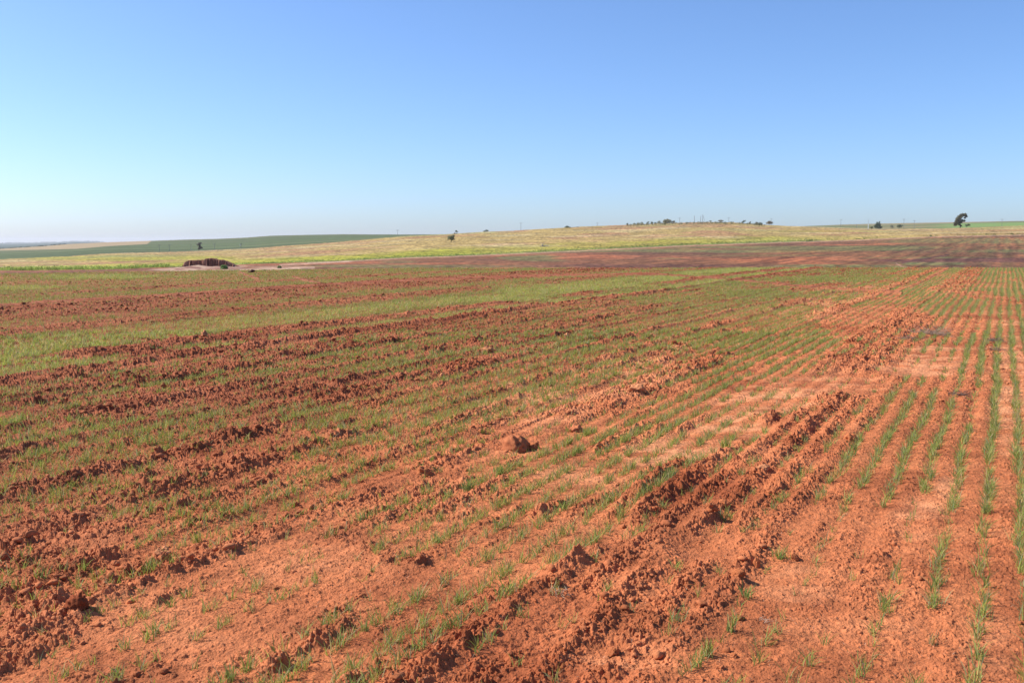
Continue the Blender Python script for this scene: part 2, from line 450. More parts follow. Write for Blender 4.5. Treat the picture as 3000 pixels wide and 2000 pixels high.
# ------------------------------------------------------------------ far cover colours
def far_colour(X, Y, D, u, v, uh):
    ve, vs, ye, ys = I(uh, T_VE), I(uh, T_VS), I(uh, T_YE), I(uh, T_YS)
    vh = I(uh, T_VH)
    n = len(X)
    a = fbm(X / 9., Y / 26., 201, 4)
    b = fbm(X / 30., Y / 60., 211, 4)
    f = fbm(X / 1.2, Y / 4., 221, 3)
    # drilled far field
    BR = np.array([.185, .082, .040]); PU = np.array([.140, .066, .038]); OR = np.array([.34, .12, .055]); GR = np.array([.135, .150, .055])
    c1 = np.tile(BR, (n, 1))
    c1 = lerp(c1, PU, sstep(.45, .65, b))
    c1 = lerp(c1, OR, .75 * sstep(.5, .72, fbm(X / 14., Y / 30., 231, 3)))
    g = np.zeros(n)

    def blob(us, vv, ru, rv, k=1.):
        d = np.hypot((u - us) / ru, (v - vv) / rv) + (a - .5) * 1.0 + (b - .5) * .6
        return k * (1 - sstep(.6, 1.1, d))
    for t in ((2060, 735, 520, 7, .9), (2450, 727, 480, 10, .85), (2850, 705, 300, 9, .6), (1560, 757, 110, 9, .9), (1260, 780, 380, 4.5, .8), (2450, 780, 260, 7, 1.),
              (2730, 772, 120, 6, .8), (1170, 767, 60, 4, .5), (2700, 755, 240, 3, .7), (1960, 757, 60, 2, .9), (3000, 735, 300, 6, .6), (3300, 720, 300, 20, .7), (2250, 748, 260, 3, .5)):
        g = np.maximum(g, blob(*t))
    for t in ((1450, 744, 140, 3, .8),):
        pass
    # drill rows on the rising field to the right
    wr = X - .5 * Y
    st = .5 + .5 * np.sin(wr * 2 * np.pi / 3.1 + 2. * a)
    g = g * (.72 + .28 * st) + .22 * st * sstep(2350, 2700, u) * (a > .35)
    c1 = lerp(c1, GR, np.clip(g, 0, 1) * (.7 + .3 * f))
    edge = sstep(ve + 5, ve + 1.5, v)
    c1 = lerp(c1, np.array([.36, .235, .14]), edge * .7 * (u > 900))
    c1 = lerp(c1, np.array([.115, .05, .042]), .8 * blob(2900, 762, 420, 7) + .5 * blob(1900, 779, 480, 5) + .35 * blob(300, 800, 420, 4))
    c1 = lerp(c1, np.array([.085, .04, .035]), 1 - sstep(1., 2.2, seg_dist(u, v, [(2640, 771), (2680, 761), (2730, 755), (2780, 746)])))
    c1 = lerp(c1, np.array([.30, .17, .12]), (1 - sstep(1., 2.4, seg_dist(u, v, [(2625, 771), (2637, 778), (2655, 786)]))) * .8)
    # pale apron and track at the spoil heap
    SA = np.array([.43, .29, .20])
    ap = np.maximum(blob(540, 788, 95, 8), np.maximum(blob(600, 781, 130, 5.5, .8), blob(820, 783, 110, 4, .5)))
    ap = np.maximum(ap, .95 * (1 - sstep(1.6, 3.4, seg_dist(u, v, [(460, 797), (560, 795), (700, 790.5), (860, 785.5), (920, 784)]))))
    ap = np.maximum(ap, .8 * (1 - sstep(1.2, 2.6, seg_dist(u, v, [(820, 776), (900, 772), (1030, 765.5)]))))
    c1 = lerp(c1, SA, np.clip(ap * (.65 + .6 * f), 0, 1))
    fine = fbm(wr / .9, (Y + .5 * X) / 22., 226, 4)
    c1 = lerp(c1, c1 * np.array([1.5, 1.35, 1.25]), sstep(.52, .72, fine) * .8)
    c1 = lerp(c1, c1 * .62, sstep(.5, .3, fine) * .8)
    for ln in ([(1940, 781), (2080, 770), (2300, 758)], [(2060, 755), (2400, 742), (2800, 728)], [(2250, 735), (2700, 722)], [(1500, 762), (1800, 757)], [(1820, 785), (1960, 781), (2500, 767)]):
        k = 1 - sstep(.5, 1.5, seg_dist(u, v, ln))
        c1 = lerp(c1, c1 * .6, k * sstep(.35, .6, f))
    hf = fbm(X / .45, Y / 1.3, 228, 3)
    c1 *= (np.clip(1 + .9 * (f - .5) + 1.5 * (hf - .5), .4, 1.7))[:, None]
    # pasture
    TAN = np.array([.33, .235, .080]); PK = np.array([.31, .165, .080]); YG = np.array([.27, .26, .030]); ST = np.array([.41, .32, .16])
    tt = np.clip((ve - v) / np.maximum(ve - vs, 4), 0, 1)
    c2 = np.tile(TAN, (n, 1))
    c2 = lerp(c2, PK, .8 * sstep(.48, .62, fbm(X / 26., Y / 45., 241, 4)))
    c2 = lerp(c2, ST, .7 * sstep(.55, .7, fbm(X / 34., Y / 22., 251, 4)))
    yl = (1 - sstep(.18, .42, tt + (a - .5) * .25)) * (I(uh, [(-400, .6), (0, .75), (500, 1), (1300, 1), (1500, .6), (1700, .8), (2250, .9), (2420, .35), (2600, .12), (3400, .1)]))
    yl = np.maximum(yl, .75 * blob(400, 757, 380, 9)); yl = np.maximum(yl, .5 * blob(2450, 677, 260, 3))
    c2 = lerp(c2, YG, np.clip(yl * (.55 + .8 * b), 0, 1))
    c2 = lerp(c2, np.array([.20, .22, .085]), .55 * sstep(.52, .68, fbm(X / 60., Y / 40., 261, 4)) * sstep(.5, .8, tt))
    gb = (1 - sstep(.0, .10, tt)) * (u < 2400)
    c2 = lerp(c2, np.array([.11, .17, .045]), gb * .8)
    st2 = fbm(X / 9., Y / 3.5, 275, 4)
    c2 = lerp(c2, c2 * np.array([1.28, 1.26, 1.3]), sstep(.52, .68, st2))
    c2 = lerp(c2, c2 * .74, sstep(.48, .34, st2))
    c2 *= np.clip(1 + .9 * (fbm(X / 1.6, Y / 4., 271, 3) - .5) + 1.3 * (fbm(X / .7, Y / 1.6, 273, 2) - .5), .45, 1.6)[:, None]
    # far rise: green on the left, olive and bright green on the right
    G3 = np.array([.085, .112, .040])
    c3 = np.tile(G3, (n, 1))
    band = fbm(X / 300., Y / 16., 281, 3)
    c3 = c3 * np.clip(.35 + .8 * band + .5 * fbm(X / 6., Y / 8., 285, 3), .5, 1.5)[:, None]
    c3 = lerp(c3, np.array([.20, .16, .085]), .35 * sstep(.55, .7, fbm(X / 260., Y / 60., 291, 3)))
    c3r = np.tile(np.array([.25, .20, .10]), (n, 1))
    c3r = lerp(c3r, np.array([.13, .15, .06]), sstep(.4, .6, fbm(X / 120., Y / 70., 301, 3)))
    c3r = lerp(c3r, np.array([.17, .25, .07]), sstep(2690, 2830, u) * sstep(vh + 3, vh + 5.5, v))
    c3 = lerp(c3, c3r, (u > 1700).astype(float))
    mp = I(uh, [(-400, 742), (0, 735), (223, 730), (319, 722), (430, 716), (470, 690)])
    c3 = lerp(c3, np.array([.36, .26, .15]), (sstep(0, 2., mp - v) * (u < 455)) * (.75 + .25 * f))
    hb = ((v > mp + 14) & (v < vs)).astype(float) * (u < 200)
    # distant ridge
    c4 = np.tile(np.array([.05, .075, .05]), (n, 1)) * (.7 + .6 * fbm(X / 200., Y / 400., 311, 3))[:, None]
    c = np.where((D < ye)[:, None], c1, c2)
    c = np.where((D > ys * 1.01)[:, None], c3, c)
    c = np.where((D > 2100)[:, None], c4, c)
    return c


# ------------------------------------------------------------------ ground sheet
def build_ground():
    step = .74 / (F * 1024 / 3000)
    tin = np.arange(-.585, .585, step)
    th = list(np.arctan(tin))
    da = step
    a = th[-1]
    right = []
    while a < math.pi - .02:
        da = min(da * (1.025 if a < .8 else 1.14), math.radians(4)); a += da
        right.append(min(a, math.pi))
    if right[-1] < math.pi: right.append(math.pi)
    th = np.array([-x for x in reversed(right)] + th + right)
    r = [.25]
    vv = []
    Dn = np.geomspace(.3, 3.35, 45)
    v = 2170.; Dm = []
    while v > 783.5:
        Dm.append(4898. / (v - 705)); v -= 1.75 if v > 1250 else (1.25 if v > 1000 else .85)
    Dm = [d for d in Dm if d > 3.36]
    Df = np.geomspace(Dm[-1] * 1.004, 15000, 650)
    # denser where the land rises towards the viewer
    D = np.concatenate([[.12], Dn, Dm, Df])
    D = np.unique(D)
    nr, nc = len(D), len(th)
    tc = np.clip(th, -math.pi / 4, math.pi / 4)
    DD, TH = np.meshgrid(D, th, indexing='ij')
    rr = DD / np.cos(np.clip(TH, -math.pi / 4, math.pi / 4))
    X = rr * np.sin(TH); Y = rr * np.cos(TH)
    uh = u_of_tan(np.tan(tc))
    Z = np.empty_like(X)
    for j in range(nc):
        kd, kz = knots(uh[j])
        Z[:, j] = np.interp(D, kd, kz)
    UH = np.broadcast_to(uh, X.shape)
    K1 = I(UH, T_K1)
    Xf, Yf, Zf, Df_, Uf = X.ravel(), Y.ravel(), Z.ravel(), DD.ravel(), UH.ravel()
    inn = (np.abs(TH) < .80).ravel()
    near = (Df_ < K1.ravel() * 1.03)
    # spacing of samples
    dd = np.gradient(D); dxy = np.maximum(np.repeat(dd, nc) * .55, (rr * np.gradient(th)[None, :]).ravel() * .8)
    cols = np.zeros((len(Xf), 3), np.float32)
    m = near & inn
    C, G, P, R, w, u, v = cover(Xf[m], Yf[m])
    Zf[m] += relief(Xf[m], Yf[m], C, P, R, w, Df_[m], dxy[m])
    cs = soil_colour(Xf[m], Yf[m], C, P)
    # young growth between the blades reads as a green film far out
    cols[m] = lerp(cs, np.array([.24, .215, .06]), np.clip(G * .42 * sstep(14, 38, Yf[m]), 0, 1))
    m2 = near & ~inn
    cols[m2] = RED
    m3 = ~near
    s0 = np.maximum(Yf[m3], 1.)
    u3, v3 = project(Xf[m3], s0, Zf[m3])
    u3 = np.where(inn[m3], u3, Uf[m3])
    cols[m3] = far_colour(Xf[m3], Yf[m3], Df_[m3], u3, v3, Uf[m3])
    pas = m3 & (Df_ > I(Uf, T_YE)) & (Df_ < 2100)
    Zf[pas] += .35 * (fbm(Xf[pas] / 3., Yf[pas] / 3., 401, 3) - .5)
    ff = m3 & (Df_ <= I(Uf, T_YE))
    Zf[ff] += .10 * (fbm(Xf[ff] / 1., Yf[ff] / 1., 411, 3) - .5)
    tl = m3 & (Df_ > 10500) & (Df_ < 11400)
    Zf[tl] += 16. * (fbm(Xf[tl] / 45., Yf[tl] / 300., 421, 4) - .45)
    idx = np.arange(nr * nc).reshape(nr, nc)
    q = np.stack([idx[:-1, :-1], idx[:-1, 1:], idx[1:, 1:], idx[1:, :-1]], -1).reshape(-1, 4)[:, ::-1]
    o = mesh_np('ground', np.stack([Xf, Yf, Zf], 1), q, M_LAND, cols, smooth=True)
    fl = np.ones(len(q), bool); fl[:int(np.searchsorted(D, 62)) * (nc - 1)] = False
    o.data.polygons.foreach_set('use_smooth', fl)
    tag(o, kind='structure')
    return o


build_ground()


def soil_z(X, Y):
    X = np.asarray(X, float); Y = np.asarray(Y, float)
    C, G, P, R, w, u, v = cover(X, Y)
    sp = np.clip(Y * Y / (CAMH * 983) * .45, .001, 1) * .55
    return relief(X, Y, C, P, R, w, Y, sp)


# ------------------------------------------------------------------ lumps of earth
def ico(sub):
    import bmesh
    bm = bmesh.new()
    bmesh.ops.create_icosphere(bm, subdivisions=sub, radius=1.0)
    V = np.array([v.co[:] for v in bm.verts]); Fc = np.array([[v.index for v in f.verts] for f in bm.faces])
    bm.free()
    return V, Fc


def lumpy(V, seed, amt=.35, fr=1.3):
    out = np.empty_like(V)
    for i, p in enumerate(V):
        q = Vector(p) * fr + Vector((seed * 7.1, seed * 3.3, -seed * 5.7))
        k = 1 + amt * (mnoise.noise(q) + .5 * mnoise.noise(q * 2.3) + .3 * mnoise.noise(q * 5.1)) * 1.6
        c = mnoise.cell(q * 1.2)
        out[i] = p * (k + .12 * (c - .5))
    # a few flat broken faces
    r = random.Random(seed)
    for k in range(4):
        n = np.array([r.gauss(0, 1), r.gauss(0, 1), r.gauss(0, .8)]); n /= np.linalg.norm(n)
        d = .62 + .25 * r.random()
        s = out @ n
        out -= np.outer(np.clip(s - d, 0, None) * .85, n)
    return out


def rot_z(a):
    c, s = np.cos(a), np.sin(a)
    R = np.zeros((len(a), 3, 3)); R[:, 0, 0] = c; R[:, 0, 1] = -s; R[:, 1, 0] = s; R[:, 1, 1] = c; R[:, 2, 2] = 1
    return R


def scatter_clods():
    V2, F2 = ico(2); V1, F1 = ico(1)
    T2 = [lumpy(V2, k + 1, .33, 1.2) for k in range(8)]
    T1 = [lumpy(V1, k + 30, .33, 1.2) for k in range(6)]
    vs, fs, cs = [], [], []
    off = 0
    for (d0, d1, smin, smax, dens, T, Fc) in ((3.2, 6, .0045, .034, 1300, T2, F2), (6, 11, .007, .036, 520, T1, F1), (11, 22, .012, .042, 150, T1, F1), (22, 62, .022, .060, 40, T1, F1)):
        hw = .92 if d1 <= 11 else .68
        area = hw * 2 * (d1 * d1 - d0 * d0) / 2
        n = int(area * dens)
        Y = np.sqrt(RNG.uniform(d0 * d0, d1 * d1, n)); X = RNG.uniform(-hw, hw, n) * Y
        C, G, P, R, w, u, v = cover(X, Y)
        al = Y + .5 * X
        clump = fbm(X / .6, Y / .6, 501, 3)
        keep = (RNG.random(n) < np.clip(C, .05, 1) ** 1.6 * sstep(.3, .62, clump) + .07) & (Y < I(u_of_tan(X / Y), T_K1))
        X, Y, C, P = X[keep], Y[keep], C[keep], P[keep]
        n = len(X)
        size = smin * (1 - RNG.random(n) * (1 - (smin / smax) ** 2.2)) ** (-1 / 2.2)
        size *= .55 + .45 * C
        z = soil_z(X, Y)
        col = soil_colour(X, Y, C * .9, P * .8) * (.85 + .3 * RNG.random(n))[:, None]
        sc = np.stack([size * RNG.uniform(.8, 1.5, n), size * RNG.uniform(.7, 1.2, n), size * RNG.uniform(.5, .95, n)], 1)
        R3 = rot_z(RNG.uniform(0, 6.28, n))
        ti = RNG.integers(0, len(T), n)
        for k in range(len(T)):
            s = np.where(ti == k)[0]
            if len(s) == 0: continue
            P0 = T[k][None] * sc[s][:, None, :]
            P0 = np.einsum('nij,nvj->nvi', R3[s], P0)
            P0 += np.stack([X[s], Y[s], z[s] + size[s] * .22], 1)[:, None, :]
            nv = T[k].shape[0]
            vs.append(P0.reshape(-1, 3)); cs.append(np.repeat(col[s], nv, 0))
            fs.append((Fc[None] + (off + np.arange(len(s)) * nv)[:, None, None]).reshape(-1, 3)); off += len(s) * nv
    o = mesh_np('soil_crumbs', np.concatenate(vs), np.concatenate(fs), M_CLOD, np.concatenate(cs))
    tag(o, 'crumbly red lumps of turned soil strewn over the ploughed field', 'soil lumps', kind='stuff')


scatter_clods()


# ------------------------------------------------------------------ wheat
def blades(base, az, L, lean, wid, col, segs, droop):
    """ribbons bent outwards; base (N,3)"""
    n = len(base)
    ts = np.linspace(0, 1, segs + 1)
    dh = np.stack([np.sin(az), np.cos(az), 0 * az], 1)
    tw = RNG.uniform(0, 6.28, n)
    sd_ = np.stack([np.cos(tw), np.sin(tw), 0 * az], 1)
    vs = []
    for i, t in enumerate(ts):
        c = base + dh * (lean * L * t ** 1.5)[:, None]
        c[:, 2] += L * (t * np.sqrt(np.clip(1 - lean ** 2 * .6, .2, 1)) - droop * t ** 3)
        wd = wid * (1 - t) ** .6 * (.75 + .5 * min(t * 3, 1))
        if i < segs:
            vs += [c - sd_ * wd[:, None] / 2, c + sd_ * wd[:, None] / 2]
        else:
            vs += [c]
    nv = 2 * segs + 1
    V = np.stack(vs, 1).reshape(-1, 3)
    tri = []
    for i in range(segs - 1):
        a = 2 * i
        tri += [(a, a + 1, a + 3), (a, a + 3, a + 2)]
    a = 2 * (segs - 1)
    tri += [(a, a + 1, a + 2)]
    tri = np.array(tri)
    Fc = (tri[None] + (np.arange(n) * nv)[:, None, None]).reshape(-1, 3)
    return V, Fc, np.repeat(col, nv, 0)


GA = np.array([.29, .32, .040]); GB = np.array([.195, .270, .075]); GY = np.array([.38, .36, .08]); GT = np.array([.46, .32, .16])


def wheat_cols(n, dry=.15, cool=0.):
    r = RNG.random((n, 4))
    c = lerp(np.tile(GA, (n, 1)), GB, np.clip(r[:, 0] + .35 * cool, 0, 1))
    c = lerp(c, np.array([.30, .33, .20]), (RNG.random(n) < .18) * .7)
    c = lerp(c, GY, (r[:, 1] < .45) * r[:, 2] * .85)
    c = lerp(c, GT, (r[:, 3] < dry) * .85)
    return c * RNG.uniform(.85, 1.4, n)[:, None]


def scatter_wheat():
    VS, FS, CS = [], [], []
    off = 0
    # d0, d1, plants per metre of row, blades per plant, segments, width px
    for (d0, d1, ppm, nb, segs, thin) in ((2.6, 9, 40, 8, 3, 1.), (9, 18, 44, 6, 2, 1.), (18, 34, 40, 4, 1, 1.), (34, 62.5, 20, 4, 1, 1.)):
        hw = .92 if d1 <= 9 else .68
        area = hw * (d1 * d1 - d0 * d0)
        n = int(area * ppm / (ROWSP * .894))
        Y = np.sqrt(RNG.uniform(d0 * d0, d1 * d1, n)); X = RNG.uniform(-hw, hw, n) * Y
        w = wcoord(X, Y)
        k = np.round((w - ROW0) / ROWSP)
        tgt = ROW0 + k * ROWSP + RNG.normal(0, 1, n) * (.016 + .020 * sstep(-4.2, -5.2, w)) - .012 * np.sin((Y + .5 * X) * 2.1)
        X = X + (tgt - w)
        C, G, P, R, w, u, v = cover(X, Y)
        al = Y + .5 * X
        clump = fbm(al / .35, k * 3.7, 601, 2)
        rowf = .65 + .7 * h2(k, np.floor(al / 4.0), 611)
        pr = np.clip(G * 1.15, 0, 1.2) ** 1.2 * rowf * (.05 + .95 * sstep(.25, .52, clump + .22 * (G - .5)))
        pr *= np.where(w > -1.2, .78, 1)
        pr *= np.where(C > .7, .85, 1) * (1 + .35 * (1 - sstep(10, 16, Y)))
        keep = (RNG.random(n) < pr) & (Y < I(u_of_tan(X / Y), T_K1) * .995)
        X, Y, G, C = X[keep], Y[keep], G[keep], C[keep]
        n = len(X)
        z = soil_z(X, Y) - .004
        X = np.repeat(X, nb); Y = np.repeat(Y, nb); z = np.repeat(z, nb); G = np.repeat(G, nb)
        n = len(X)
        px = Y / 983.
        jx = .008 + .3 * px
        base = np.stack([X + RNG.normal(0, 1, n) * jx, Y + RNG.normal(0, 1, n) * jx, z], 1)
        L = RNG.uniform(.045, .120, n) * (.72 + .35 * np.clip(G, 0, 1))
        wid = np.maximum(RNG.uniform(.0023, .0044, n), .52 * px)
        lush = 1 + .30 * ((G > .9) & (X - .5 * Y < -11.2))
        V, Fc, c = blades(base, RNG.uniform(0, 6.28, n), L, RNG.uniform(.15, .95, n), wid, wheat_cols(n, .14 + .08 * (d0 > 8), np.repeat(1, n) * sstep(-5, -1.5, X - .5 * Y)) * lush[:, None], segs, RNG.uniform(0, .25, n))
        VS.append(V); FS.append(Fc + off); CS.append(c); off += len(V)
    o = mesh_np('wheat_seedlings', np.concatenate(VS), np.concatenate(FS), M_WHEAT, np.concatenate(CS))
    tag(o, 'short green wheat seedlings coming up in drilled rows across the red field', 'wheat', kind='stuff')


scatter_wheat()


# ------------------------------------------------------------------ big clods, each a thing
def big_clod(u, v, wpx, hr, label, seed, colour=DRY, name='soil_clod', flat=False):
    x, y = near_xy(u, v)
    x = float(x); y = float(y)
    wd = wpx / F * y
    V, Fc = ico(4)
    P0 = lumpy(V, seed, .38 if not flat else .2, 1.15)
    r = random.Random(seed)
    P0 = P0 * np.array([wd * .5, wd * (.42 + .1 * r.random()), wd * hr * .6])
    a = r.uniform(-.4, .4)
    P0 = P0 @ np.array([[math.cos(a), math.sin(a), 0], [-math.sin(a), math.cos(a), 0], [0, 0, 1]])
    P0 = P0 * (1 + .13 * np.array([mnoise.noise(Vector(p) * 4.3 + Vector((seed, 0, 0))) + .7 * mnoise.noise(Vector(p) * 9.) + .5 * mnoise.noise(Vector(p) * 18.) for p in V]))[:, None]
    P0[:, 0] *= 1 + .25 * np.clip(-P0[:, 2] / (wd * hr * .5), 0, 1)
    n = np.array([mnoise.noise(Vector(p) * 30) + mnoise.noise(Vector(p) * 5) for p in V])
    cols = np.tile(colour, (len(V), 1)) * (1 + .12 * n)[:, None]
    z = float(soil_z(np.array([x]), np.array([y]))[0])
    o = mesh_np(name, P0, Fc, M_CLOD, cols, smooth=False)
    o.location = (x, y, z + wd * hr * .08)
    tag(o, label, 'clod', 'large clods of soil on the ploughed field')


CL = [
    (1512, 1322, 76, .85, 'biggest brown clod in the middle of the picture, shaded on its right side', DRY * .88),
    (1562, 1318, 40, .8, 'rounded dark clod touching the right side of the biggest clod', RED * .9),
    (1690, 1268, 42, .6, 'pale wedge-shaped clod right of and beyond the biggest clod', DRY),
    (1336, 1268, 26, .8, 'pale clod on the row left of the biggest clod', PALE * .9),
    (1415, 1275, 24, .8, 'small upright pale clod between the biggest clod and its left neighbour', DRY),
    (1243, 1400, 48, .7, 'dark clod at the left end of the shaded ridge, with a wheat tuft below it', RED * .9),
    (228, 1800, 62, .95, 'large dark clod near the bottom left, on the edge of the smooth sandy patch', DAMP * .75),
    (160, 1748, 30, .9, 'medium clod up and left of the large dark bottom-left clod', RED),
    (56, 1652, 28, .9, 'round clod beside the left edge of the picture, lower part', RED * .95),
    (339, 1658, 24, .9, 'small egg-shaped clod just below a flat shaded clod at lower left', DRY),
    (330, 1630, 44, .55, 'flat clod casting a broad shadow at lower left', RED * .9),
    (474, 1628, 44, .7, 'pale-topped clod with dry stubble on it at lower left', PALE * .9),
    (413, 1688, 30, .8, 'dark lump in the row below the pale-topped clod at lower left', RED * .9),
    (326, 1742, 36, .65, 'smooth pointed clod above the sandy patch at lower left', DRY),
    (82, 1845, 28, .8, 'clod at the rim of the dark hollow in the bottom left corner', RED * .85),
    (893, 1310, 30, .75, 'lone dark clod among sparse wheat left of the picture middle', RED * .8),
    (868, 1485, 24, .9, 'blocky dark clod above the smooth sandy patch', RED * .85),
    (2492, 1296, 36, .8, 'rounded orange clod on the ridge beside the left-most drilled rows', RED),
    (2120, 1505, 30, .8, 'upright clod on the lower ridge right of the picture middle', RED),
    (2082, 1535, 34, .75, 'squat clod just below and left of the upright clod on the lower ridge', RED),
    (2235, 1392, 46, .45, 'flat pinkish stone-like clod set in the crumbly ridge', PALE * .75),
    (2217, 1668, 20, 1.6, 'narrow upright clod casting a long shadow at lower right', RED),
    (2330, 1645, 26, .8, 'dark clod between the narrow upright clod and the wheat rows', RED * .85),
    (2163, 1708, 40, .85, 'dark overhanging clod behind a blue-green wheat tuft', RED * .85),
    (2153, 1926, 22, .8, 'small dark clod near the bottom edge right of middle', RED * .9),
    (1800, 1920, 34, .9, 'tall dark clod near the bottom edge with a heavy shadow', RED * .85),
    (1628, 1745, 34, .9, 'pointed clod with dry stubble beside it in the lower middle', RED * .95),
    (2110, 1964, 26, .5, 'flat broken clod at the bottom edge right of middle', RED),
    (1028, 976, 24, .7, 'flat-topped slab of earth standing on the edge of the green strip', PALE * .75),
    (1313, 1183, 28, .8, 'pale rounded clod in the ploughed belt up and left of the biggest clod', PALE * .85),
    (1295, 1116, 26, .8, 'smooth pale clod on the row above the pale rounded clod', PALE * .85),
    (1430, 1042, 46, .45, 'ring-shaped broken clod in the middle of the ploughed belt', PALE * .8),
    (1604, 1106, 18, 1., 'small cube-like orange clod right of the ring-shaped clod', RED),
    (1660, 998, 20, .9, 'pale clod standing in thick green wheat above the ploughed belt', PALE * .9),
    (1971, 1024, 30, .7, 'dark red heap-like clod in the ploughed belt right of middle', DAMP),
    (1912, 996, 20, .9, 'round pinkish clod up and left of the dark red heap-like clod', PALE * .85),
    (1870, 1165, 44, .6, 'broad pale clod where the ploughed belt meets the drilled rows', PALE * .9),
    (600, 998, 24, .9, 'pale lump on the clod ridge below the green strip at left', PALE * .8),
    (2732, 1006, 18, 1.1, 'small pointed clod beside dry twigs on the right', RED),
    (480, 1145, 16, 1.2, 'small dark clod standing in the ploughed soil at left', RED * .8),
    (190, 1185, 26, .8, 'dark clod in the ploughed soil near the left edge', RED * .8),
]
for i, (u, v, wpx, hr, lab, colr) in enumerate(CL):
    big_clod(u, v, wpx, hr, lab, 100 + i, colr, flat=('slab' in lab or 'flat' in lab))


# ------------------------------------------------------------------ single wheat tufts
def tuft(u, v, nb, L0, spread, label, blue=0.):
    x, y = near_xy(u, v); x = float(x); y = float(y)
    z = float(soil_z(np.array([x]), np.array([y]))[0])
    n = nb
    base = np.stack([RNG.normal(0, spread, n), RNG.normal(0, spread, n), np.zeros(n) - .004], 1)
    c = lerp(wheat_cols(n, .08), GB * 1.1, np.full(n, blue))
    V, Fc, c = blades(base, RNG.uniform(0, 6.28, n), RNG.uniform(.6, 1.1, n) * L0, RNG.uniform(.1, .7, n), RNG.uniform(.004, .006, n), c, 3, RNG.uniform(0, .3, n))
    o = mesh_np('wheat_tuft', V, Fc, M_WHEAT, c)
    o.location = (x, y, z)
    tag(o, label, 'wheat tuft', 'thick tufts of young wheat')


tuft(2127, 1330, 70, .085, .022, 'bright green round tuft alone on the pale sandy patch', 0.)
tuft(2187, 1755, 26, .09, .015, 'blue-green splayed tuft in front of the dark overhanging clod', .8)
tuft(2138, 1855, 24, .105, .010, 'narrow upright tuft on bare ground left of the wheat rows at lower right', .2)
tuft(2288, 1642, 40, .08, .022, 'broad tuft with shade behind it, just left of a dark clod', .3)
tuft(1372, 1440, 40, .10, .018, 'dark blue-green tuft in the shade below the left end of the ridge', .9)
tuft(1468, 1390, 50, .095, .03, 'dense blue-green tuft in shade below the biggest clod', .9)
tuft(250, 1685, 22, .085, .012, 'yellow-green tuft standing among clods at lower left', .0)
tuft(440, 1868, 14, .09, .02, 'thin yellow-green tuft on the sandy patch at lower left', .0)
tuft(2075, 1925, 26, .10, .014, 'sparse straggling tuft near the bottom edge right of middle', .0)


# ------------------------------------------------------------------ dead twigs on the near field
def tube_mesh(paths, sides=5):
    """paths: list of (points, radii)"""
    VS, FS = [], []
    off = 0
    for pts, rad in paths:
        pts = [Vector(p) for p in pts]
        for i, p in enumerate(pts):
            d = (pts[min(i + 1, len(pts) - 1)] - pts[max(i - 1, 0)]).normalized()
            a = d.orthogonal().normalized(); b = d.cross(a)
            for k in range(sides):
                t = 2 * math.pi * k / sides
                VS.append(p + (a * math.cos(t) + b * math.sin(t)) * rad[i])
        for i in range(len(pts) - 1):
            for k in range(sides):
                q = off + i * sides
                FS.append((q + k, q + (k + 1) % sides, q + sides + (k + 1) % sides, q + sides + k))
        off += len(pts) * sides
    return np.array([v[:] for v in VS]), np.array(FS)


def dead_brush(u, v, wpx, n, label, seed, colr=(.26, .17, .13)):
    r = random.Random(seed)
    x, y = near_xy(u, v); x = float(x); y = float(y)
    wd = wpx / F * y
    z = float(soil_z(np.array([x]), np.array([y]))[0])
    paths = []
    for k in range(n):
        p = Vector((r.gauss(0, wd * .22), r.gauss(0, wd * .28), r.uniform(0, .02)))
        d = Vector((r.gauss(0, 1), r.gauss(0, 1), r.uniform(-.1, .55))).normalized()
        pts = [p]
        for j in range(4):
            d = (d + Vector((r.gauss(0, .25), r.gauss(0, .25), r.gauss(-.05, .15)))).normalized()
            p = p + d * wd * .13 * r.uniform(.5, 1.2)
            p.z = max(p.z, .004)
            pts.append(p.copy())
        q = max(.0013, y / 983 * .22)
        paths.append((pts, [q, q * .9, q * .8, q * .6, q * .3]))
    V, Fc = tube_mesh(paths, 3)
    o = mesh_np('dead_brush', V, Fc, M_WOOD, np.tile(np.array(colr), (len(V), 1)))
    o.location = (x, y, z + .005)
    tag(o, label, 'brushwood', 'dry brushwood lying on the field')


dead_brush(2725, 986, 95, 150, 'pale heap of dry twigs beside the clod ridge on the right', 1, (.36, .25, .18))
dead_brush(2660, 1005, 60, 60, 'low brown smear of dry twigs left of the pale twig heap', 2, (.28, .17, .12))
dead_brush(2912, 1004, 50, 70, 'dark dry twigs lying across a bare row near the right edge', 3, (.20, .14, .11))
dead_brush(2916, 1030, 46, 60, 'brown mat of stubble just below the dark twigs near the right edge', 4, (.26, .15, .11))
dead_brush(2812, 1163, 48, 80, 'dark brown twig clump between two wheat rows on the right', 5, (.20, .12, .09))
dead_brush(1640, 1772, 60, 14, 'few bleached straws beside the pointed clod in the lower middle', 6, (.5, .38, .26))
dead_brush(2230, 1830, 60, 8, 'single curled straws on bare ground at lower right', 7, (.55, .42, .3))


# ------------------------------------------------------------------ stubble litter, stuff
def litter():
    n = 2600
    d0, d1 = 3.2, 13
    Y = d0 + (d1 - d0) * RNG.random(n) ** 1.6; X = RNG.uniform(-.25, .58, n) * Y
    z = soil_z(X, Y) + .004
    L = RNG.uniform(.008, .035, n)
    az = RNG.uniform(0, 6.28, n)
    V, Fc, c = blades(np.stack([X, Y, z], 1), az, L, np.full(n, 1.), RNG.uniform(.0012, .0022, n), lerp(np.tile(np.array([.62, .44, .30]), (n, 1)), np.array([.40, .24, .16]), RNG.random(n)), 2, np.full(n, .55))
    V[:, 2] = np.maximum(V[:, 2], np.repeat(z, 5))
    o = mesh_np('straw_litter', V, Fc, M_STRAW, c)
    tag(o, 'fine bleached bits of straw scattered on the soil between the rows', 'straw', kind='stuff')


litter()


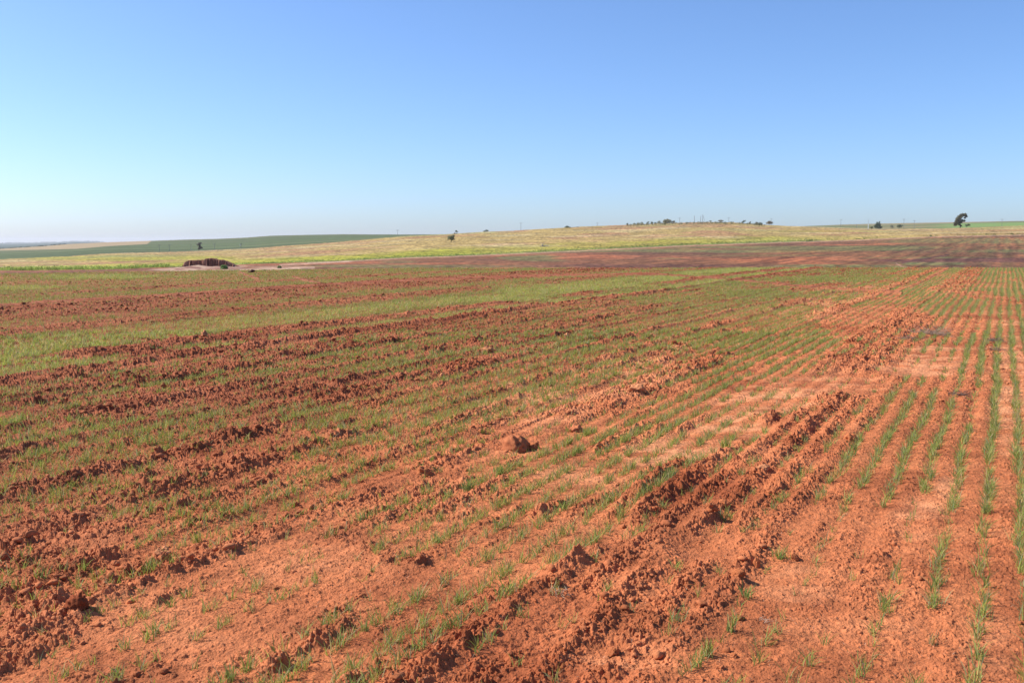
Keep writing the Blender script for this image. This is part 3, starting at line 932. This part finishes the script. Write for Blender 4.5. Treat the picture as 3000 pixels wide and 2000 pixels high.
# ------------------------------------------------------------------ trees and bushes
def leaf_cloud(blobs, n, size, colr, seed, flatten=.8):
    r = np.random.default_rng(seed)
    vol = np.array([b[3] * b[4] * b[5] for b in blobs]) ** .75
    pick = r.choice(len(blobs), n, p=vol / vol.sum())
    B = np.array(blobs)[pick]
    d = r.normal(size=(n, 3)); d /= np.linalg.norm(d, axis=1)[:, None]
    rad = r.random(n) ** .45
    lump = np.array([mnoise.noise(Vector(q) * 2.1 + Vector((seed, 0, 0))) for q in d])
    P = B[:, :3] + d * B[:, 3:6] * (rad * (1 + .45 * lump))[:, None]
    nrm = d + r.normal(size=(n, 3)) * .8; nrm /= np.linalg.norm(nrm, axis=1)[:, None]
    t1 = np.cross(nrm, r.normal(size=(n, 3))); t1 /= np.linalg.norm(t1, axis=1)[:, None]
    t2 = np.cross(nrm, t1)
    s = size * r.uniform(.5, 1.3, n)[:, None]
    V = np.stack([P - t1 * s, P - t2 * s * .55, P + t1 * s, P + t2 * s * .55], 1).reshape(-1, 3)
    Fc = np.arange(4 * n).reshape(-1, 4)
    c = np.array(colr) * 1.5 * (r.uniform(.6, 1.45, n))[:, None] * (1 + .4 * lump)[:, None]
    return V, Fc, np.repeat(c, 4, 0)


OLIVE = (.150, .145, .075); DARK = (.075, .095, .055); GREYG = (.135, .125, .085); BROWNG = (.17, .13, .085)


def plant(name, cat, u, vb, vt, wpx, label, blobs=None, trunk=None, colr=OLIVE, n=500, group=None, seed=1, dmin=62., d=None):
    """blobs in crown units: x right (-.5..+.5 of width), z 0..1 of height, radii"""
    if d is None:
        x, y, z = ground_at(u, vb, dmin)
    else:
        y = d; s = s_of_v(vb); x = (u - 1500) / F * (CP - s * SP) * y; z = CAMH + s * y
    H = (vb - vt) / F * y * 1.01; W = wpx / F * y
    root = empty(name, (x, y, z - .05))
    tag(root, label, cat, group)
    if blobs is None:
        r = random.Random(seed)
        blobs = []
        for k in range(6):
            a = r.uniform(-.3, .3)
            blobs.append((a, r.uniform(-.25, .25), .42 + .2 * (1 - abs(a) * 3) + r.uniform(-.1, .1), .24, .24, .34))
        blobs.append((0, 0, .3, .42, .4, .28))
    bl = [(b[0] * W, b[1] * W, b[2] * H, b[3] * W, b[4] * W, b[5] * H) for b in blobs]
    V, Fc, c = leaf_cloud(bl, n, max(.045 * max(W, H), .18), colr, seed)
    V[:, 2] = np.maximum(V[:, 2], 0.)
    mesh_np('crown', V, Fc, M_LEAF, c, root)
    if trunk is None:
        trunk = [([(0, 0, 0), (.02, 0, .35), (0, 0, .6)], .03)]
    paths = []
    for pts, rad in trunk:
        p = [(a * W, 0 * b, cc * H) if True else 0 for a, b, cc in pts]
        p = [(pts[i][0] * W, pts[i][1] * W, pts[i][2] * H) for i in range(len(pts))]
        k = len(p)
        paths.append((p, [rad * H * (1 - .65 * i / (k - 1)) for i in range(k)]))
    V, Fc = tube_mesh(paths, 6)
    mesh_np('trunk', V, Fc, M_WOOD, np.tile(np.array([.10, .075, .055]), (len(V), 1)), root)
    return root


HT = 'trees on the crest of the grassy hill'
# the leaning tree on the right
plant('leaning_tree', 'tree', 2813, 668, 624, 44, 'tallest tree, leaning right with an open crown, on the grass at far right',
      blobs=[(-.30, 0, .30, .14, .14, .16), (-.22, .05, .45, .16, .16, .14), (-.16, 0, .60, .18, .18, .13), (-.05, -.05, .74, .18, .18, .12), (.10, 0, .85, .17, .17, .11),
             (.28, .04, .86, .17, .16, .11), (.36, 0, .74, .10, .1, .10), (.12, 0, .50, .10, .1, .08), (.24, 0, .47, .09, .09, .07), (.04, 0, .40, .10, .1, .10), (-.36, 0, .22, .10, .1, .10),
             (.26, 0, .66, .06, .06, .07), (-.05, 0, .22, .10, .1, .07), (.06, 0, .14, .08, .08, .05), (-.10, 0, .38, .12, .12, .12)],
      trunk=[([(0, 0, 0), (.0, 0, .2), (-.02, 0, .4), (.04, 0, .6), (.2, 0, .82)], .028), ([(0, 0, .2), (-.15, 0, .4), (-.18, 0, .58)], .012), ([(0, 0, .3), (.14, 0, .45), (.24, 0, .5)], .010)],
      colr=(.12, .115, .075), n=1900, seed=3)
plant('small_bush', 'bush', 2834, 667, 655, 17, 'small dark bush at the right foot of the leaning tree', colr=DARK, n=500, seed=4,
      blobs=[(-.2, 0, .55, .28, .25, .3), (.18, 0, .68, .34, .3, .3)], trunk=[([(-.1, 0, 0), (-.12, 0, .4), (0, 0, .7)], .05)])
plant('conifer', 'tree', 2572, 670, 646.5, 25, 'pointed dark evergreen with a forked top beside a white marker, right of the hill', colr=(.085, .105, .06), n=1500, seed=5,
      blobs=[(0, 0, .22, .46, .4, .22), (-.12, 0, .45, .26, .25, .22), (-.10, 0, .68, .15, .15, .2), (.12, 0, .5, .24, .25, .24), (.14, 0, .76, .12, .12, .22), (.3, 0, .16, .22, .2, .14), (-.28, 0, .34, .2, .2, .16)],
      trunk=[([(0, 0, 0), (0, 0, .5), (.12, 0, .85)], .03)])
BG = 'bushes on the grass right of the hill'
plant('rounded_bush', 'bush', 2552, 671, 661, 15, 'low round bush just left of the forked evergreen', colr=OLIVE, n=500, seed=6, group=BG)
plant('rounded_bush', 'bush', 2614, 669, 657, 14, 'smaller greyish one of two bushes right of the forked evergreen', colr=(.12, .12, .085), n=500, seed=7, group=BG)
plant('rounded_bush', 'bush', 2635, 668, 655, 19, 'larger dark one of two bushes, next to a tall pole', colr=DARK, n=700, seed=8, group=BG)
# the lone trees in the middle
plant('lone_tree', 'tree', 1322, 710, 687, 24, 'lone bushy tree standing out in the middle of the dry pasture', colr=(.13, .14, .075), n=1500, seed=9,
      blobs=[(0, 0, .6, .42, .4, .3), (-.28, 0, .66, .22, .22, .2), (-.05, 0, .62, .3, .28, .26), (.2, 0, .72, .25, .25, .24), (.3, 0, .88, .17, .17, .12), (.22, 0, .42, .24, .2, .2), (0, 0, .38, .22, .2, .14), (-.36, 0, .42, .12, .1, .16)],
      trunk=[([(-.02, 0, 0), (0, 0, .25), (.02, 0, .5)], .045), ([(0, 0, .2), (.2, 0, .45)], .025)])
plant('small_tree', 'tree', 1338, 686, 674, 9, 'thin small tree on the skyline above the lone bushy tree', colr=(.1, .12, .08), n=300, seed=10, d=636,
      blobs=[(-.15, 0, .72, .36, .3, .26), (.36, 0, .55, .16, .15, .12)], trunk=[([(.05, 0, 0), (0, 0, .4), (-.05, 0, .7)], .045), ([(.05, 0, .25), (.3, 0, .55)], .03)])
plant('small_bush', 'bush', 1332.5, 686.5, 681, 7, 'tiny dark bush touching the top of the lone bushy tree', colr=BROWNG, n=150, seed=11, d=634)
plant('skyline_bush', 'bush', 1423, 680, 672, 18, 'dark low bush alone on the skyline right of the lone tree', colr=DARK, n=500, seed=12, d=650,
      blobs=[(.12, 0, .55, .34, .3, .38), (-.22, 0, .3, .28, .25, .24), (.36, 0, .5, .12, .12, .3)])
plant('skyline_bush', 'bush', 1663, 667.5, 661, 21, 'dark flat bush alone on the skyline at the picture middle', colr=DARK, n=500, seed=13, d=690,
      blobs=[(-.05, 0, .5, .28, .3, .45), (-.25, 0, .3, .22, .25, .24), (.25, 0, .25, .25, .2, .22)])
plant('skyline_bush', 'bush', 1692, 666, 664, 9, 'tiny low bush on the skyline right of the dark flat bush', colr=BROWNG, n=120, seed=14, d=694)
for i, (u, vb, vt, wd, cl, lab) in enumerate([
    (1839, 660.5, 653, 9, (.09, .11, .075), 'first small round tree at the left end of the hilltop row'),
    (1858, 661, 652, 13, OLIVE, 'low double-headed tree second from the left in the hilltop row'),
    (1870, 660, 650, 11, OLIVE, 'rounded tree third from the left in the hilltop row'),
    (1881, 660, 649, 16, OLIVE, 'broad olive tree fourth from the left in the hilltop row'),
    (1898, 657.5, 648.5, 10, (.1, .115, .075), 'slanting small tree just right of the broad olive tree'),
    (1910.5, 658, 647, 10, (.095, .11, .075), 'upright dark tree left of the biggest hilltop tree'),
    (1919, 657, 650, 7, (.13, .135, .1), 'thin sparse tree between the upright dark tree and the biggest hilltop tree'),
    (1932, 656.5, 646, 17, OLIVE, 'left shoulder tree against the biggest hilltop tree'),
    (1953, 657.5, 640.5, 30, (.16, .15, .085), 'biggest and broadest tree of the hilltop row'),
    (1973, 653, 644.5, 12, GREYG, 'small open tree right of the biggest hilltop tree'),
    (2081, 650.5, 646, 8, OLIVE, 'tiny bush on the hilltop between the poles and the umbrella-shaped tree'),
    (2112, 653, 643.5, 17, (.13, .11, .07), 'flat umbrella-shaped tree alone on the hilltop'),
    (2179, 655, 644.5, 14, (.1, .115, .07), 'slanting dark tree on the right slope of the hilltop'),
    (2197, 656, 648.5, 6, GREYG, 'tiny faint tree right of the slanting dark tree'),
    (2217, 658, 648.5, 9, (.14, .14, .1), 'small grey tree behind the tree with a bare trunk'),
    (2255, 657.5, 646.5, 21, (.15, .125, .085), 'wide brownish tree with a pole behind it at the right end of the hill')]):
    bl = None
    if 'umbrella' in lab:
        bl = [(0, 0, .7, .42, .35, .24), (.3, 0, .55, .2, .2, .2), (-.3, 0, .62, .2, .2, .2), (0, 0, .4, .25, .2, .15)]
    if 'slanting' in lab:
        bl = [(-.25, 0, .35, .24, .2, .3), (0, 0, .62, .3, .25, .28), (.25, 0, .78, .24, .2, .2)]
    plant('hilltop_tree', 'tree', u, vb, vt, wd * 1.05, lab, blobs=bl, colr=cl, n=900 if wd > 20 else 420, group=HT, seed=40 + i, d=float(I(u, T_YS)) - 4)
plant('trunked_tree', 'tree', 2226, 665.5, 650.5, 17, 'tree with a bare trunk standing below the hilltop at right', colr=(.12, .13, .075), n=600, seed=70,
      blobs=[(.05, 0, .72, .4, .35, .24), (.3, 0, .55, .2, .2, .16), (-.15, 0, .55, .25, .2, .16)], trunk=[([(-.15, 0, 0), (-.12, 0, .3), (0, 0, .6)], .04)])
plant('bare_tree', 'tree', 585, 735.5, 709, 20, 'dark sparse tree against the green slope, left part of the picture', colr=(.085, .08, .07), n=900, seed=71,
      blobs=[(.1, 0, .85, .3, .25, .13), (-.12, 0, .7, .3, .28, .13), (.05, 0, .52, .2, .2, .16), (.2, 0, .35, .3, .25, .10), (-.08, 0, .3, .25, .2, .12)],
      trunk=[([(-.15, 0, 0), (-.02, 0, .3), (.05, 0, .6), (0, 0, .85)], .03), ([(0, 0, .3), (.3, 0, .4)], .015)], d=615)
plant('green_bush', 'bush', 656, 788, 776, 19, 'bright green round bush at the right foot of the dark earth heap', colr=(.10, .16, .05), n=700, seed=72, dmin=66)
plant('green_bush', 'bush', 819, 785.5, 779, 12, 'small green bush on the pale track right of the earth heap', colr=(.12, .16, .06), n=300, seed=73, dmin=66)
plant('green_bush', 'bush', 534, 789, 781, 18, 'faint green bush on the pale sand left of the earth heap', colr=(.19, .21, .10), n=260, seed=74, dmin=66)
plant('green_bush', 'bush', 561, 787, 780, 15, 'low grey-green bush on the sand in front of the earth heap', colr=(.19, .19, .11), n=220, seed=75, dmin=66)


# ------------------------------------------------------------------ poles
def pole(u, vb, vt, label, arm=True, d=None, thick=.16, colr=(.16, .14, .13), name='utility_pole', white=False):
    if d is None:
        x, y, z = ground_at(u, vb)
    else:
        y = d; s = s_of_v(vb); x = (u - 1500) / F * (CP - s * SP) * y; z = CAMH + s * y
    H = (vb - vt) / F * y
    root = empty(name, (x, y, z - .3))
    tag(root, label, 'pole' if not white else 'marker', 'poles of the power line' if not white else None)
    k = len(label)
    V, Fc = tube_mesh([([(0, 0, 0), (0, 0, (H + .3) * .5), (0, 0, H + .3)], [thick, thick * .9, thick * .7])], 8)
    cc = np.tile(np.array(colr), (len(V), 1))
    mesh_np('post', V, Fc, M_WOOD, cc, root)
    if arm:
        V, Fc = tube_mesh([([(-.9, 0, H - .2), (0, .02, H - .2), (.9, 0, H - .2)], [.07, .07, .07])], 6)
        mesh_np('crossarm', V, Fc, M_WOOD, np.tile(np.array(colr), (len(V), 1)), root)
        for q in (-.8, 0, .8):
            V, Fc = tube_mesh([([(q, 0, H - .15), (q, 0, H + .02), (q, 0, H + .12)], [.05, .07, .03])], 6)
            mesh_np('insulator', V, Fc, M_WOOD, np.tile(np.array([.3, .28, .26]), (len(V), 1)), root)
    return root


ys_ = lambda u, k=1.02: float(I(u, T_YS)) * k
for (u, vb, vt, lab) in [
    (467, 739.5, 716, 'leftmost pole standing against the green slope'), (496.5, 738.5, 716, 'second pole from the left against the green slope'),
    (560, 736.5, 716, 'pole just left of the dark sparse tree'), (628.5, 734, 713.5, 'pole right of the dark sparse tree'),
    (707, 731, 712, 'rightmost pole against the green slope, with a small pale box'), (1165, 694, 673, 'faint pole on the skyline left of the lone tree'),
    (1526, 675, 652, 'tall thin pole alone on the skyline near the picture middle'), (1750, 662, 652, 'faint short pole on the skyline between flat bush and hilltop row'),
    (1991, 653, 637.5, 'pole right beside the small open tree on the hilltop'), (2034, 652, 632, 'left one of three tall masts on the hilltop'),
    (2052.5, 652, 633, 'middle one of three tall masts on the hilltop'), (2058.5, 652, 629, 'tallest of three masts on the hilltop, with a stay on its right'),
    (2135, 652, 637, 'pole right of the umbrella-shaped tree'), (2259, 658, 640, 'pole rising behind the wide brownish tree'),
    (2463, 666, 642, 'pole at the left end of the far right line'), (2509, 667, 656, 'short post between the poles left of the white marker'),
    (2647.5, 667, 641, 'tall pole right of the larger dark bush'), (2678, 668, 645, 'pole right of the tall pole, half way to the leaning tree'),
    (2935, 662, 641, 'pole against the bright green slope near the right edge')]:
    p = pole(u, vb, vt, lab, arm='mast' not in lab and 'post' not in lab, d=ys_(u, 1.03), thick=.12 if 'mast' not in lab else .17, colr=(.26, .25, .25))  # pole colour lightened, distance haze painted into the wood tone
    if 'stay' in lab:
        H = (vb - vt) / F * p.location.y
        V, Fc = tube_mesh([([(.05, 0, H), (1.2, 0, H * .45), (2., 0, .2)], [.08, .08, .08])], 5)
        mesh_np('stay_wire', V, Fc, M_WOOD, np.tile(np.array([.25, .24, .23]), (len(V), 1)), p)
    if 'pale box' in lab:
        H = (vb - vt) / F * p.location.y
        V, Fc = tube_mesh([([(-.45, -.3, H * .62), (-.45, -.3, H * .72), (-.45, -.3, H * .82)], [.3, .33, .3])], 8)
        mesh_np('transformer', V, Fc, M_WOOD, np.tile(np.array([.45, .47, .47]), (len(V), 1)), p)
pole(2543, 670, 642, 'thin pole rising behind the white marker', arm=False, d=ys_(2543, 1.03), thick=.11, colr=(.35, .34, .33))
pole(2543.5, 670, 655, 'thin white marker post left of the low round bush', arm=False, d=ys_(2543, 1.0), thick=.18, colr=(.75, .76, .76), name='white_marker', white=True)
pole(2362, 708.5, 697, 'fence post at the edge between the brown field and the grass', arm=False, thick=.07, colr=(.2, .16, .12), name='fence_post')


# ------------------------------------------------------------------ dead branch in the grass
def fallen_branch():
    x, y, z = ground_at(1596, 722)
    k = y / F
    r = random.Random(5)
    paths = []
    for (a, b, c, e, rad) in ((-8, 2, -2, 9, 1.2), (-2, 0, -12, 10, .9), (0, 0, 6, 7, 1.1), (-4, 1, -14, 4, .8), (2, 0, 16, 4, .9), (4, 1, 14, 6, .6), (-10, 0, 12, 1.5, 1.3), (-6, 2, -9, 10.5, .6)):
        paths.append(([(a * k, 0, b * k), ((a + c) / 2 * k, r.uniform(-.5, .5), ((b + e) / 2 + 1) * k), (c * k, r.uniform(-1, 1), e * k)], [rad * k, rad * .7 * k, rad * .3 * k]))
    V, Fc = tube_mesh(paths, 6)
    o = mesh_np('fallen_branch', V, Fc, M_WOOD, np.tile(np.array([.42, .36, .30]), (len(V), 1)))
    o.location = (x, y, z)
    tag(o, 'bleached dead branches lying in the grass at the field edge near the picture middle', 'dead branch')


fallen_branch()


# ------------------------------------------------------------------ spoil heap
def heap():
    x, y, z = ground_at(612, 783, 66)
    k = y / F
    nx, ny = 180, 70
    gx = np.linspace(-78, 92, nx) * k; gy = np.linspace(-1.2, 2.6, ny)
    GX, GY_ = np.meshgrid(gx, gy, indexing='ij')
    top = np.interp(GX / k, [-78, -70, -60, -35, -12, 2, 12, 30, 45, 60, 78, 92], [0, 12, 19, 21, 22, 27, 26, 22, 21, 14, 6, 0]) * k
    rill = fbm(GX.ravel() / .22, GY_.ravel() / 2., 705, 3).reshape(GX.shape)
    prof = sstep(-1.1, -.5, GY_ + .9 * (rill - .5)) * (1 - sstep(.6, 2.6, GY_))
    n = fbm(GX.ravel() / .35, GY_.ravel() / .35, 701, 4).reshape(GX.shape)
    dm = domes(GX.ravel(), GY_.ravel(), .26, 711, .8).reshape(GX.shape)
    Z = top * prof * (.92 + .12 * n) + .10 * dm * (prof > .02) * np.clip(top / (10 * k), 0, 1) - .03
    c = lerp(np.tile(np.array([.20, .082, .055]), (nx * ny, 1)), np.array([.36, .19, .13]), sstep(.5, .7, n.ravel()) * .8)
    idx = np.arange(nx * ny).reshape(nx, ny)
    q = np.stack([idx[:-1, :-1], idx[1:, :-1], idx[1:, 1:], idx[:-1, 1:]], -1).reshape(-1, 4)
    o = mesh_np('earth_heap', np.stack([GX.ravel(), GY_.ravel(), Z.ravel()], 1), q, M_HEAP, c)
    o.location = (x, y, z)
    tag(o, 'dark red-brown heap of dug earth on pale sand at the left of the valley', 'earth heap')
    # the low sandy skirt in front
    x, y, z = ground_at(575, 789, 62)
    k = y / F
    gx = np.linspace(-125, 150, 160) * k; gy = np.linspace(-5, 9, 60)
    GX, GY_ = np.meshgrid(gx, gy, indexing='ij')
    top = np.interp(GX / k, [-125, -80, -40, -25, 10, 60, 100, 150], [0, 3, 9, 11, 7, 7, 4, 0]) * k
    pr = sstep(-5, 1.5, GY_) * (1 - sstep(4, 9, GY_))
    n = fbm(GX.ravel() / 1.2, GY_.ravel() / 1.2, 721, 4).reshape(GX.shape)
    Z = top * pr * (.7 + .6 * n) - .05
    c = lerp(np.tile(np.array([.44, .30, .21]), (160 * 60, 1)), np.array([.24, .115, .085]), np.clip(sstep(.48, .6, fbm(GX.ravel() / 1.6, GY_.ravel() / 1., 731, 3)) + .6 * sstep(0, 60, GX.ravel() / k), 0, 1))
    idx = np.arange(160 * 60).reshape(160, 60)
    q = np.stack([idx[:-1, :-1], idx[1:, :-1], idx[1:, 1:], idx[:-1, 1:]], -1).reshape(-1, 4)
    o = mesh_np('sand_bank', np.stack([GX.ravel(), GY_.ravel(), Z.ravel()], 1), q, M_HEAP, c, smooth=True)
    o.location = (x, y, z)
    tag(o, 'low pale sandy bank around the foot of the dark earth heap', 'sand bank')


heap()


def dark_lump():
    x, y = near_xy(738, 799); x = float(x); y = float(y)
    V, Fc = ico(4)
    P0 = lumpy(V, 55, .35, 1.1) * np.array([20 / F * y * .5, .25, 7 / F * y * .75])
    o = mesh_np('earth_lump', P0, Fc, M_HEAP, np.tile(np.array([.10, .045, .035]), (len(V), 1)))
    o.location = (x, y, .07)
    tag(o, 'small black-brown lump of earth in the green strip right of the heap', 'earth lump')


dark_lump()


# ------------------------------------------------------------------ weeds along the field edge and scrub on the hill
def weeds():
    bl, P, H = [], [], []
    r = RNG
    VS, CS = [], []

    def add(u, d, hh, colr, n):
        s = np.interp(d, *knots(u))
        X = (u - 1500) / F * CP * d
        q = leaf_cloud([(X, d, s + hh * .4, hh * .9, hh * .9, hh * .6)], n, hh * .20, colr, int(abs(u) * 7 + d) % 9973)
        VS.append(q[0]); CS.append(q[2])
    # edge of the far field
    for k in range(2600):
        u = r.uniform(-150, 3150)
        dens = float(I(u, [(-150, 1), (480, 1), (530, .2), (700, 1), (1000, .8), (1400, .7), (1500, .35), (1640, .9), (2000, .8), (2300, .8), (2420, .4), (2600, .3), (3150, .35)]))
        if vn1(u * .02) * .5 + .5 * r.random() > dens: continue
        d = float(I(u, T_YE)) * (1 + abs(r.normal(0, .035)))
        left = u < 490
        hh = r.uniform(.25, .55) * (1.6 if left else 1.) * d / 200 * (1. if left else .55)
        c = np.array([.21, .25, .06]) if left else np.array([.085, .125, .035])
        c = c * r.uniform(.75, 1.3)
        add(u, d, hh, c, 26 if left else 16)
    for k in range(230):                       # scrub along the hill's brow
        u = r.uniform(1835, 2240)
        d = float(I(u, T_YS)) * r.uniform(.93, .985)
        add(u, d, r.uniform(.7, 1.3), np.array([.13, .125, .065]) * r.uniform(.7, 1.3), 30)
    for k in range(50):                        # weeds low on the right
        u = r.choice([2370, 2385, 2730, 2800, 2900, 2960, 2520]) + r.normal(0, 14)
        add(u, float(I(u, T_YE)) * 1.01, r.uniform(.4, .8), np.array([.08, .11, .04]), 26)
    V = np.concatenate(VS); c = np.concatenate(CS)
    o = mesh_np('weeds', V, np.arange(len(V)).reshape(-1, 4), M_LEAF, c)
    tag(o, 'tangled green weeds and scrub along the field edge and hill brow', 'weeds', kind='stuff')


def vn1(x):
    return float(fbm(np.array([x]), np.array([.5]), 801, 3)[0]) * 1.6 - .3


weeds()


def tree_line():
    VS, CS = [], []
    for k in range(90):
        u = RNG.uniform(-60, 300)
        d = 10950.
        z = float(np.interp(d, *knots(u)))
        X = (u - 1500) / F * CP * d
        q = leaf_cloud([(X, d, z + 4, RNG.uniform(10, 30), 15, RNG.uniform(4, 11))], 50, 3., (.05, .07, .04), k)
        VS.append(q[0]); CS.append(q[2])
    for k in range(60):
        u = RNG.uniform(-60, 190)
        d = 1495.
        z = float(np.interp(d, *knots(u)))
        X = (u - 1500) / F * CP * d
        q = leaf_cloud([(X, d, z + .6, RNG.uniform(1, 4), 2, RNG.uniform(.5, 1.6))], 30, .4, (.06, .075, .05), k + 200)
        VS.append(q[0]); CS.append(q[2])
    V = np.concatenate(VS)
    o = mesh_np('distant_woods', V, np.arange(len(V)).reshape(-1, 4), M_LEAF, np.concatenate(CS))
    tag(o, 'blue hazy line of far-off woods on the horizon at far left', 'woods', kind='stuff')


tree_line()


# ------------------------------------------------------------------ haze
def haze():
    V = np.array([(x, y, z) for x in (-22000, 22000) for y in (-22000, 22000) for z in (-90, 52)], float)
    Fc = np.array([(0, 1, 3, 2), (4, 6, 7, 5), (0, 4, 5, 1), (2, 3, 7, 6), (0, 2, 6, 4), (1, 5, 7, 3)])
    m = bpy.data.materials.new('haze'); m.use_nodes = True
    nt = m.node_tree
    nt.nodes.remove(nt.nodes['Principled BSDF'])
    pv = nt.nodes.new('ShaderNodeVolumePrincipled')
    pv.inputs['Color'].default_value = (.92, .95, 1., 1)
    pv.inputs['Density'].default_value = 0.00007
    pv.inputs['Anisotropy'].default_value = .2
    nt.links.new(pv.outputs[0], nt.nodes['Material Output'].inputs['Volume'])
    o = mesh_np('haze', V, Fc, m)
    tag(o, 'thin pale haze over the far land', 'haze', kind='stuff')


haze()
